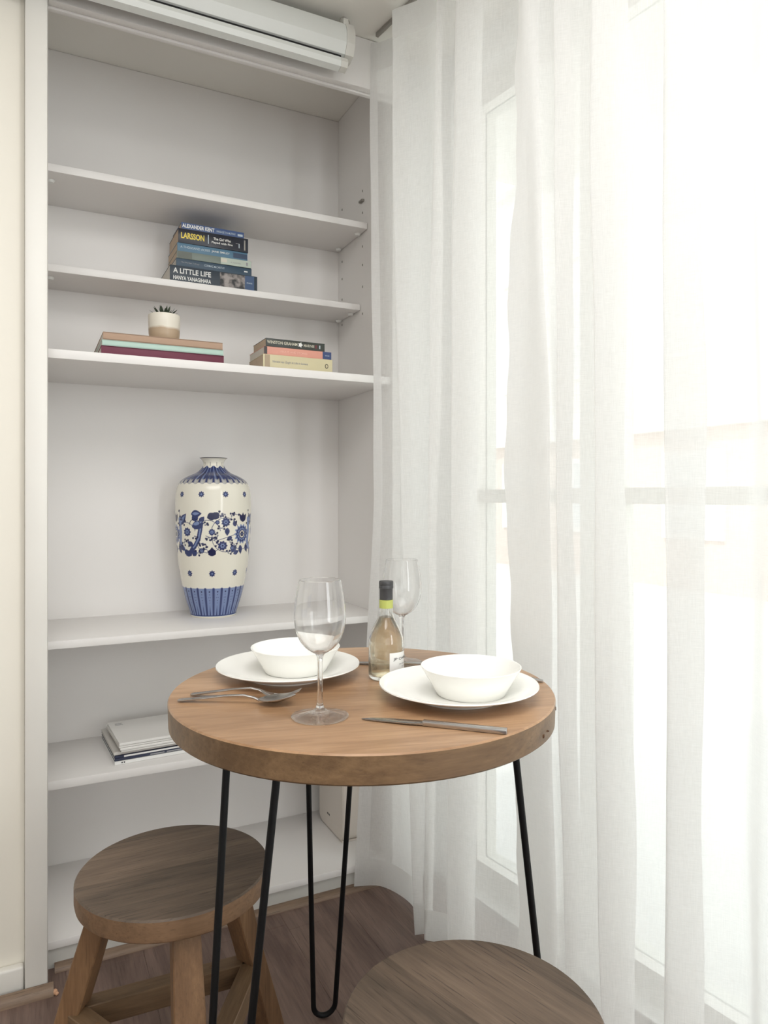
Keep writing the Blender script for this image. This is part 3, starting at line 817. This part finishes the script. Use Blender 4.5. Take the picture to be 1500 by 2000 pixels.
# foot band with panels
put(soft(Z - 0.083 - 0.003 * np.maximum(0, np.cos(A * 24)) ** 6, 0.0012), mid)
put(soft(Z - 0.0045, 0.001), white); put(soft(np.abs(Z - 0.0065) - 0.0012), blue)
fw_ = (A * 24 / (2 * PI)) % 1.0; dd = np.abs(fw_ - 0.5)
put(soft((0.5 - dd) - 0.14, 0.05) * soft(Z - 0.084, 0.001) * soft(0.007 - Z, 0.001), blue)
put(soft(np.abs(dd - 0.30) - 0.025, 0.03) * soft(Z - 0.080, 0.001) * soft(0.012 - Z, 0.001), mid)
for zz, rr_, off in ((0.074, 0.10, 0), (0.066, 0.05, 0), (0.058, 0.05, 0.10), (0.058, 0.05, -0.10), (0.050, 0.05, 0), (0.043, 0.045, 0)):
    put(soft(np.hypot((fw_ - 0.5 - off) * 0.020, Z - zz) - rr_ * 0.020, 0.0008), deep)
put(soft(dd - 0.10 * (1 - (Z - 0.008) / 0.03), 0.05) * soft(Z - 0.036, 0.002) * soft(0.008 - Z, 0.001), blue)
# blossoms in two rows
for k in range(10):
    u = (k - 4.5) * 2 * PI * R / 10; flower(u, 0.337, 0.0086, 8, blue, 0.30); disc(u, 0.337, 0.0024, mid)
for k in range(9):
    u = (k - 4) * 2 * PI * R / 9 - 0.004; flower(u, 0.124, 0.0094, 8, blue, 0.30); disc(u, 0.124, 0.0024, mid)
# floral frieze between 0.165 and 0.290
rs = np.random.RandomState(5)
def berries(u, z, n=4, s=0.010):
    for _ in range(n):
        t = rs.rand() * 6.28; q = (u + s * math.cos(t), z + s * math.sin(t))
        stroke([(u, z), q], 0.0006, blue); disc(q[0], q[1], 0.0028, deep)
def frieze(o):
    X = lambda x: o + x
    c = X(0.084)
    # vines first
    arc(X(0.032), 0.236, 0.038, 0.1, PI * 1.15, 0.0008, blue, 14); arc(X(0.034), 0.220, 0.038, -PI * 0.95, -0.05, 0.0008, blue, 14)
    arc(X(-0.016), 0.234, 0.034, PI * 0.05, PI * 0.95, 0.0008, blue, 12); arc(X(-0.012), 0.214, 0.034, -PI * 0.95, -PI * 0.1, 0.0008, blue, 12)
    stroke([(X(-0.02), 0.226), (X(0.012), 0.214), (X(0.058), 0.228)], 0.0008, blue)
    arc(X(-0.078), 0.232, 0.030, 0.4, PI * 1.3, 0.0008, blue, 12); arc(c, 0.229, 0.042, -2.4, -0.6, 0.0008, blue, 10)
    # rosette
    flower(c, 0.229, 0.0275, 14, mid, 0.20); flower(c, 0.229, 0.0225, 14, blue, 0.14); flower(c, 0.229, 0.0180, 12, mid, 0.2); disc(c, 0.229, 0.0130, blue); disc(c, 0.229, 0.0098, white * 0.85); flower(c, 0.229, 0.0078, 6, deep, 0.3); disc(c, 0.229, 0.0022, mid)
    for t in (1.05, 1.57, 2.1): leaf(c + 0.002, 0.262, 0.026, 0.0062, t, deep)
    for x, t in ((-0.020, -2.2), (-0.006, -1.4), (0.016, -1.0), (0.024, -0.5)): leaf(c + x, 0.199, 0.026, 0.0072, t, blue)
    # blossoms
    for (x, z, r) in ((0.032, 0.262, 0.0125), (0.024, 0.199, 0.0135), (-0.004, 0.236, 0.0090), (-0.032, 0.186, 0.0080), (-0.074, 0.236, 0.0125), (0.052, 0.192, 0.0075), (0.010, 0.262, 0.0062)):
        flower(X(x), z, r, 9, blue, 0.2); flower(X(x), z, r * 0.5, 6, mid, 0.3); disc(X(x), z, r * 0.18, deep)
    # leaves along the vines
    for (x, z, L, w, t, col) in ((0.036, 0.247, 0.022, 0.0068, -PI / 2, blue), (0.050, 0.222, 0.018, 0.0062, PI + 0.5, blue), (-0.016, 0.274, 0.026, 0.0105, 0.35, deep), (0.014, 0.274, 0.024, 0.0105, 2.6, deep), (-0.014, 0.176, 0.022, 0.0095, 0.5, deep), (0.006, 0.176, 0.022, 0.0095, 2.6, deep), (-0.004, 0.172, 0.024, 0.008, 1.57, deep), (0.060, 0.250, 0.018, 0.006, 1.9, blue), (0.056, 0.176, 0.020, 0.006, 0.4, blue)):
        leaf(X(x), z, L, w, t, col)
    # broad scrolled leaf sprays at the left
    stroke([(X(-0.064), 0.184), (X(-0.052), 0.196), (X(-0.040), 0.216), (X(-0.035), 0.240), (X(-0.032), 0.258)], 0.0058, blue)
    stroke([(X(-0.062), 0.188), (X(-0.050), 0.200), (X(-0.039), 0.220), (X(-0.034), 0.244)], 0.0018, mid)
    for (x, z, L, w, t) in ((-0.058, 0.250, 0.036, 0.0110, 0.30), (-0.060, 0.284, 0.030, 0.0105, 0.05), (-0.046, 0.264, 0.024, 0.0095, 1.85), (-0.036, 0.262, 0.020, 0.007, 0.9), (-0.056, 0.198, 0.022, 0.007, 2.5)): leaf(X(x), z, L, w, t, blue)
    leaf(X(-0.054), 0.256, 0.026, 0.0045, 0.30, mid); leaf(X(-0.056), 0.285, 0.020, 0.004, 0.05, mid)
    arc(X(-0.050), 0.256, 0.015, 0, PI, 0.001, deep)
    leaf(X(-0.104), 0.254, 0.042, 0.0105, 0.85, blue); leaf(X(-0.099), 0.260, 0.028, 0.004, 0.85, mid)
    stroke([(X(-0.104), 0.270), (X(-0.100), 0.235), (X(-0.104), 0.205), (X(-0.090), 0.190)], 0.0062, mid)
    for (x, z, t) in ((-0.062, 0.172, 2.3), (-0.058, 0.172, 0.9), (-0.060, 0.178, 1.57), (-0.064, 0.180, 3.5), (-0.086, 0.188, -0.8)): leaf(X(x), z, 0.020, 0.0075, t, blue)
    for x, z in ((0.013, 0.283), (0.030, 0.284), (0.047, 0.277), (0.003, 0.213), (0.012, 0.226), (0.012, 0.203), (0.040, 0.178), (0.054, 0.262), (0.110, 0.262), (0.112, 0.200), (0.112, 0.285), (0.062, 0.282), (-0.020, 0.204), (-0.022, 0.254), (-0.012, 0.222), (-0.050, 0.226), (-0.088, 0.262), (-0.086, 0.208), (-0.072, 0.206), (-0.030, 0.206), (0.044, 0.208), (0.020, 0.246), (-0.044, 0.180), (-0.018, 0.190), (0.058, 0.202)): berries(X(x), z, 4, 0.0082)
frieze(0.0); frieze(0.215); frieze(-0.215)
# lappets on the shoulder and dashes on the neck
edge = 0.3665 + 0.0022 * np.cos(A * 30)
sh = soft(edge - Z, 0.001) * soft(Z - 0.413 - 0.003 * np.cos(A * 10), 0.001)
put(sh, mid * 0.85)
put(sh * soft(0.42 - np.abs(np.cos(A * 15 + (Z - 0.36) * 30)), 0.3), blue)
put(sh * soft(np.abs(np.cos(A * 10)) - 0.25, 0.25), deep, 0.8)
put(sh * soft(Z - edge - 0.012, 0.004) * soft(0.5 - np.abs(np.sin(A * 15)), 0.4), white * 0.75, 0.7)
put(soft(np.abs(np.cos(A * 5)) - 0.10, 0.06) * soft(Z - 0.4265, 0.001) * soft(0.414 - Z, 0.001), deep)
put(soft(0.4376 - Z, 0.0006), srgb(70, 66, 72)[:3])
V = verts.reshape(-1, 3)
F = [(a * NS + b, a * NS + (b + 1) % NS, (a + 1) * NS + (b + 1) % NS, (a + 1) * NS + b) for a in range(cols_h - 1) for b in range(NS)]
me = bpy.data.meshes.new('vase_body'); me.from_pydata(V.tolist(), [], F); me.update()
me.polygons.foreach_set('use_smooth', [True] * len(F))
at = me.color_attributes.new('glaze_painting', 'FLOAT_COLOR', 'POINT')
at.data.foreach_set('color', np.concatenate([C.reshape(-1, 3), np.ones((len(V), 1))], 1).astype(np.float32).ravel())
M_vase, nt, p = new_mat('painted_porcelain')
ca = N(nt, 'ShaderNodeVertexColor'); ca.layer_name = 'glaze_painting'
nt.links.new(ca.outputs['Color'], p.inputs['Base Color']); p.inputs['Roughness'].default_value = 0.14
va_ = thing('vase', 'tall white porcelain vase painted with blue flowers on the open shelf', 'vase', (VX, VY, VZ))
link('vase_body', me, M_vase, va_)
lathe('foot_ring', [(0.0, 0.001), (0.052, 0.001), (0.053, 0.0), (0.0609, 0.0), (0.0609, 0.001)], M_china, va_, 48)
lathe('inner_neck', [(0.0388, 0.4390), (0.0370, 0.4393), (0.0318, 0.4350), (0.0268, 0.4275), (0.0258, 0.4200), (0.032, 0.4085), (0.045, 0.395), (0.0, 0.385)], M_china, va_, 48)

# ------------------------------------------------------------------ books
def book(label, x, y, z, L, D, T, mat, rotz=0.0, pages=M_pages, group=None, round_=True, board=0.0012, over=0.0):
    b = thing('book', label, 'book', (x, y, z), rotz, group)
    bm = bmesh.new()
    add_box(bm, (0, 0, 0), (L, D, board), 0.0003, None, 1); add_box(bm, (0, 0, T - board), (L, D, T), 0.0003, None, 1)
    add_box(bm, (0, 0, 0.0001), (L, 0.0022, T - 0.0001), 0.0009 if T > 0.006 else 0.0004, None, 2)
    link('cover', finish(bm, 'cover', 40), mat, b)
    i = 0.0008 + over
    box('pages', (i, 0.0024, board + 0.0001), (L - i, D - i, T - board - 0.0001), pages, b)
    return b
def patch(b, x0, x1, z0, z1, mat, y=-0.0004, name='spine_patch'):
    return box(name, (x0, y, z0), (x1, y + 0.0008, z1), mat, b)
YS = 1.9575
G1 = 'paperbacks stacked on the second shelf'
z = 1.6314
b = book('thick dark book at the bottom of the blue stack, with portrait on spine', .3330, YS, z, .2395, .148, .0436, book_mat('navy_slate', (40, 52, 64)), math.radians(0.5), M_pagesw, G1)
spine_text(b, 'A LITTLE LIFE', .0085, .0235, .1010, .0140, M_whiteink, bold=.018)
spine_text(b, 'HANYA YANAGIHARA', .0085, .0060, .1010, .0110, M_whiteink, bold=.02, name='author')
# generic grey portrait panel and coloured tail of the spine
M_port, nt, p = new_mat('portrait_print')
tc = N(nt, 'ShaderNodeTexCoord'); nz = N(nt, 'ShaderNodeTexNoise', Scale=55.0, Detail=2.0); nt.links.new(tc.outputs['Object'], nz.inputs['Vector'])
cr = N(nt, 'ShaderNodeValToRGB'); cr.color_ramp.elements[0].position = .38; cr.color_ramp.elements[0].color = srgb(44, 44, 46); cr.color_ramp.elements[1].position = .62; cr.color_ramp.elements[1].color = srgb(160, 152, 148)
nt.links.new(nz.outputs['Fac'], cr.inputs['Fac']); nt.links.new(cr.outputs['Color'], p.inputs['Base Color']); p.inputs['Roughness'].default_value = .5
patch(b, .134, .204, .003, .0415, M_port, name='cover_picture')
patch(b, .204, .2305, .0015, .0421, book_mat('tail_blue', (58, 82, 118)))
spine_text(b, 'PICADOR', .2090, .0200, .016, .0040, M_paleink, y=-.0009, name='imprint')
z += .0438
b = book('slate blue paperback lying on the thick dark book', .3495, YS + .001, z, .2075, .135, .0205, book_mat('slate_blue', (52, 74, 92)), math.radians(1.0), M_pagesw, G1)
spine_text(b, 'CORMAC McCARTHY', .075, .0080, .0560, .0056, M_paleink, name='author')
spine_text(b, 'The Border Trilogy', .012, .0085, .0500, .0042, M_greyink)
patch(b, .1860, .1960, .0085, .0120, M_whiteink, name='imprint')
z += .0207
b = book('grey-green paperback with pale end, third from the stack bottom', .3510, YS, z, .2040, .132, .0195, book_mat('grey_green', (118, 128, 120)), math.radians(0.3), M_pages, G1)
patch(b, .118, .203, .0006, .0189, book_mat('pale_green_grey', (180, 190, 178)))
patch(b, .002, .040, .001, .0185, book_mat('moss_grey', (98, 104, 96)))
patch(b, .119, .135, .006, .016, book_mat('pale_blot', (206, 200, 186)), y=-.0007)
spine_text(b, 'A NOVEL', .1450, .0065, .0300, .0035, M_greyink, y=-.0009)
patch(b, .1890, .1940, .0050, .0140, M_greyink, y=-.0007, name='imprint')
z += .0197
b = book('steel blue paperback under the thick black one', .3525, YS + .001, z, .1925, .130, .0222, book_mat('steel_blue', (82, 118, 142)), math.radians(0.8), M_pages, G1)
spine_text(b, 'A THOUSAND ACRES', .008, .0090, .0790, .0062, M_paleink)
spine_text(b, 'JANE SMILEY', .0920, .0085, .0500, .0066, M_whiteink, name='author')
patch(b, .152, .191, .004, .0175, book_mat('deep_blue_patch', (48, 66, 92)))
z += .0224
b = book('thick black paperback with yellow lettering, second from the stack top', .3550, YS, z, .1910, .136, .0385, book_mat('black_navy', (28, 31, 44), .3), math.radians(0.2), M_pages, G1)
spine_text(b, 'LARSSON', .0070, .0120, .0620, .0165, M_yellow, bold=.03, name='author')
patch(b, .0790, .0812, .0080, .0320, M_paleink, name='rule')
spine_text(b, 'The Girl Who', .0940, .0205, .0480, .0075, M_whiteink, bold=.02)
spine_text(b, 'Played with Fire', .0890, .0095, .0580, .0075, M_whiteink, bold=.02)
patch(b, .1560, .1640, .0200, .0215, M_greyink, name='imprint'); patch(b, .1640, .1665, .0090, .0210, M_paleink, name='imprint')
patch(b, .1790, .1830, .0050, .0330, M_grey, name='imprint')
z += .0387
b = book('thin blue paperback with white lettering on top of the stack', .3635, YS + .002, z, .1720, .118, .0175, book_mat('royal_blue_grey', (66, 88, 132)), math.radians(1.2), M_pages, G1)
spine_text(b, 'ALEXANDER KENT', .002, .0040, .0870, .0105, M_whiteink, bold=.03, name='author')
spine_text(b, 'PASSAGE TO MUTINY', .0950, .0055, .0530, .0056, M_paleink)
patch(b, .1540, .1680, .0050, .0110, M_paleink, name='imprint')

G2 = 'large books stacked under the little pot'
YC = 1.7750; z = 1.3840
b = book('large maroon book at the bottom under the little pot', .1470, YC, z, .2860, .275, .0236, book_mat('maroon', (104, 38, 60), .55), 0.0, M_pagesw, G2, board=.0022)
z += .0238
b = book('large mint green book in the middle of its stack', .1490, YC + .0005, z, .2830, .275, .0137, book_mat('mint', (180, 206, 194), .55), 0.0, M_pagesw, G2, board=.0018)
z += .0139
b = book('large tan book on top with the little pot standing on it', .1510, YC, z, .2790, .275, .0180, book_mat('tan_cloth', (176, 148, 126), .7), 0.0, M_pagesw, G2, board=.002)
ZPOT = z + .0182
G3 = 'paperbacks in the right stack on the third shelf'
YD = 1.7900; z = 1.3840
b = book('thick cream paperback at the bottom of the right-hand stack', .5385, YD, z, .1930, .132, .0412, book_mat('cream', (206, 196, 160)), 0.0, M_pages, G3)
spine_text(b, 'Vincent van Gogh: A Life in Letters', .0250, .0190, .0980, .0075, M_greyink, shear=.2)
patch(b, .0045, .0180, .0010, .0400, book_mat('mottled_tan', (168, 150, 124)))
M_oval = plain('imprint_oval', srgb(50, 48, 44), .6)
lo_ = lathe('imprint', [(0.0032, 0), (0.0046, 0.0002), (0.0046, 0.0008), (0.0032, 0.0008)], M_oval, b, 24); lo_.rotation_euler = (PI / 2, 0, 0); lo_.location = (.1760, 0.0002, .0225); lo_.scale = (1, 1.35, 1)
z += .0414
b = book('salmon pink paperback with a dark blue end', .5410, YD + .001, z, .1880, .132, .0203, book_mat('salmon', (216, 152, 134)), math.radians(0.3), M_pagesw, G3)
patch(b, .0003, .0085, .0005, .0198, book_mat('pink_dark_end', (60, 58, 58)))
patch(b, .1630, .1877, .0003, .0200, book_mat('navy_end', (48, 66, 112)))
spine_text(b, 'ESSAYS AND STORIES', .0450, .0075, .0740, .0048, plain('light_salmon', srgb(240, 190, 172), .6))
spine_text(b, 'VINTAGE', .1690, .0080, .0130, .0035, M_paleink, y=-.0009, name='imprint')
z += .0205
b = book('dark green-black paperback on top of the right-hand stack', .5460, YD + .0005, z, .1640, .112, .0212, book_mat('green_black', (50, 54, 48), .35), math.radians(0.6), M_pages, G3)
spine_text(b, 'WINSTON GRAHAM', .0030, .0075, .0830, .0082, plain('cream_ink', srgb(206, 202, 184), .6), bold=.02, name='author')
spine_text(b, 'MARNIE', .1040, .0072, .0300, .0075, plain('cream_ink_2', srgb(190, 186, 170), .6), bold=.02)
bm = bmesh.new()
vv = [bm.verts.new((.0945 + (.0072 if k % 2 == 0 else .0042) * math.cos(k * PI / 5), -.0006, .0115 + (.0075 if k % 2 == 0 else .0045) * math.sin(k * PI / 5))) for k in range(10)]
bm.faces.new(vv); link('white_blossom', finish(bm, 'white_blossom'), M_whiteink, b)
patch(b, .1360, .1420, .0060, .0150, book_mat('maroon_mark', (96, 44, 48))); patch(b, .1480, .1510, .0060, .0150, M_paleink, name='imprint')

# ------------------------------------------------------------------ succulent
M_pot, nt, p = new_mat('two_tone_glaze')
tc = N(nt, 'ShaderNodeTexCoord'); sx = N(nt, 'ShaderNodeSeparateXYZ'); nt.links.new(tc.outputs['Object'], sx.inputs[0])
nz = N(nt, 'ShaderNodeTexNoise', Scale=28.0, Detail=4.0); nt.links.new(tc.outputs['Object'], nz.inputs['Vector'])
ad = N(nt, 'ShaderNodeMath', operation='MULTIPLY_ADD'); ad.inputs[1].default_value = .012; nt.links.new(nz.outputs['Fac'], ad.inputs[0]); nt.links.new(sx.outputs['Z'], ad.inputs[2])
mr = N(nt, 'ShaderNodeMapRange'); mr.inputs[1].default_value = .034; mr.inputs[2].default_value = .040; nt.links.new(ad.outputs[0], mr.inputs[0])
mx = N(nt, 'ShaderNodeMix', data_type='RGBA'); mx.inputs[6].default_value = srgb(182, 160, 134); mx.inputs[7].default_value = srgb(228, 222, 208)
nt.links.new(mr.outputs[0], mx.inputs[0]); nt.links.new(mx.outputs[2], p.inputs['Base Color']); p.inputs['Roughness'].default_value = .35
pt = thing('potted_succulent', 'tiny spiky succulent in a cream and tan pot on the stacked books', 'plant', (.2985, 1.8350, ZPOT))
lathe('pot', [(0, 0), (.0325, 0), (.0350, .003), (.0372, .020), (.0384, .045), (.0386, .0645), (.0380, .0660), (.0360, .0655), (.0352, .0600), (.034, .056), (0, .056)], M_pot, pt, 64)
lathe('soil', [(0, .0585), (.0345, .0575), (.0345, .0565), (0, .0565)], plain('soil', srgb(58, 46, 38), .95, bump=.8, bscale=300), pt, 32)
M_suc = plain('succulent_green', srgb(74, 84, 68), .5, var=.2, vscale=80)
lspec = [(k * 2 * PI / 7 + .2, .037, .50, .0062) for k in range(7)] + [(k * 2 * PI / 7 + .65, .033, .85, .006) for k in range(7)] + [(k * 2 * PI / 5, .030, 1.2, .005) for k in range(5)]
for a, L, el, w in lspec:
    bm = bmesh.new(); pr = []
    for t in np.linspace(0, 1, 6):
        r = .004 + L * t * math.cos(el) ; zz = .0585 + L * t * math.sin(el) + .003 * t * t
        ww = w * (1 - t) ** .7 * (0.75 + t * .6) + .0002; th = .0028 * (1 - t) + .0002
        pr.append([bm.verts.new((r, ww * i, zz + th * j)) for i, j in ((1, .3), (0, -.6), (-1, .3), (0, 1))])
    for i in range(5):
        for k in range(4): bm.faces.new((pr[i][k], pr[i][(k + 1) % 4], pr[i + 1][(k + 1) % 4], pr[i + 1][k]))
    bm.faces.new(pr[0][::-1]); bm.faces.new(pr[-1])
    bmesh.ops.rotate(bm, verts=bm.verts, cent=(0, 0, 0), matrix=Matrix.Rotation(a, 3, 'Z'))
    link('leaf', finish(bm, 'leaf', 50), M_suc, pt)

# ------------------------------------------------------------------ magazines
G4 = 'magazines and booklets on the low shelf'
mz = .3932
def magazine(label, x, y, L, D, T, cm, pm, rotz, name='magazine'):
    global mz
    m = thing(name, label, 'magazine', (x, y, mz), rotz, G4)
    bm = bmesh.new(); add_box(bm, (0, .0016, 0), (L, D, .0007)); add_box(bm, (0, .0016, T - .0007), (L, D, T)); add_box(bm, (0, 0, .0004), (L, .0020, T - .0004), .0008, None, 2)
    link('cover', finish(bm, 'cover'), cm, m)
    box('pages', (.001, .0021, .0008), (L - .001, D - .001, T - .0008), pm, m)
    mz += T + .0005
    return m
M_magw = plain('magazine_white', srgb(228, 227, 224), .35); M_magn = book_mat('magazine_navy', (44, 50, 72), .35); M_magg = plain('magazine_grey', srgb(206, 202, 196), .4)
M_book = plain('booklet_white', srgb(232, 230, 226), .5)
R4 = math.radians(3.4)
m = magazine('white magazine at the bottom of the low-shelf pile', .1856, 1.868, .285, .212, .0092, M_magw, M_magw, R4)
patch(m, .016, .019, .0035, .0065, M_ink, name='mark'); patch(m, .0215, .0245, .0035, .0065, M_ink, name='mark')
m = magazine('navy magazine with pale spine lettering, just above the lowest one', .1858, 1.868, .285, .210, .0068, M_magn, M_magw, R4)
for x0, x1 in ((.085, .120), (.126, .172), (.18, .20)): patch(m, x0, x1, .0018, .0048, M_greyink, name='lettering')
m = magazine('thin magazine with a short navy spine end below the cream one', .1858, 1.8685, .285, .209, .0052, M_magn, M_magw, R4)
patch(m, .022, .284, .0006, .0046, M_magw)
m = magazine('cream magazine right beneath the white booklets', .1842, 1.873, .284, .205, .0080, M_magg, M_magg, R4)
for k, lab in enumerate(('lowest of the four white booklets on the magazine pile', 'second white booklet from below on the magazine pile', 'white booklet directly under the topmost one')):
    magazine(lab, .2000 - .0022 * k, 1.8640 - .0022 * ((k * 2) % 3), .200, .186, .0054, M_book, M_pagesw, R4 + .012 * (k - 1), 'booklet')
m = magazine('topmost white booklet of the magazine pile, small grey print on cover', .1958, 1.8600, .200, .186, .0062, M_book, M_book, R4, 'booklet')
bm = bmesh.new()
for k in range(3): add_box(bm, (.014 + .001 * k, .150 + .007 * k, .0062), (.034 - .004 * (k % 2), .1525 + .007 * k, .0064))
link('print', finish(bm, 'print'), M_greyink, m)

# ------------------------------------------------------------------ router
rt_ = thing('router', 'white upright router with rounded corners on the bottom shelf', 'router', (.797, 1.872, .0625))
bm = bmesh.new(); add_box(bm, (0, 0, .006), (.058, .186, .225))
bmesh.ops.bevel(bm, geom=[e for e in bm.edges if abs(e.verts[0].co.x - e.verts[1].co.x) > .03], offset=.022, segments=6, affect='EDGES', profile=.5)
bmesh.ops.bevel(bm, geom=[e for e in bm.edges if abs(e.verts[0].co.x - e.verts[1].co.x) < .001 and abs(e.verts[0].co.x) < .001], offset=.0025, segments=2, affect='EDGES')
link('shell', finish(bm, 'shell', 35), M_router, rt_)
box('foot', (.004, .012, 0), (.054, .174, .0058), M_router, rt_, .001)
bm = bmesh.new()
for k in range(4): add_box(bm, (-.0003, .100 + k * .0055, .044), (.0002, .1035 + k * .0055, .0500 - .0015 * (k % 2)))
link('logo', finish(bm, 'logo'), M_ink, rt_)
box('socket_strip', (.0575, .03, .04), (.0595, .15, .16), M_dark, rt_)
cb = tube('cable', [(.060, .10, .075), (.066, .06, .078), (.070, .03, .060), (.068, .01, .030), (.070, .03, .006), (.074, .12, .004)], .0022, plain('cable_white', srgb(196, 194, 170), .6), rt_, 10)
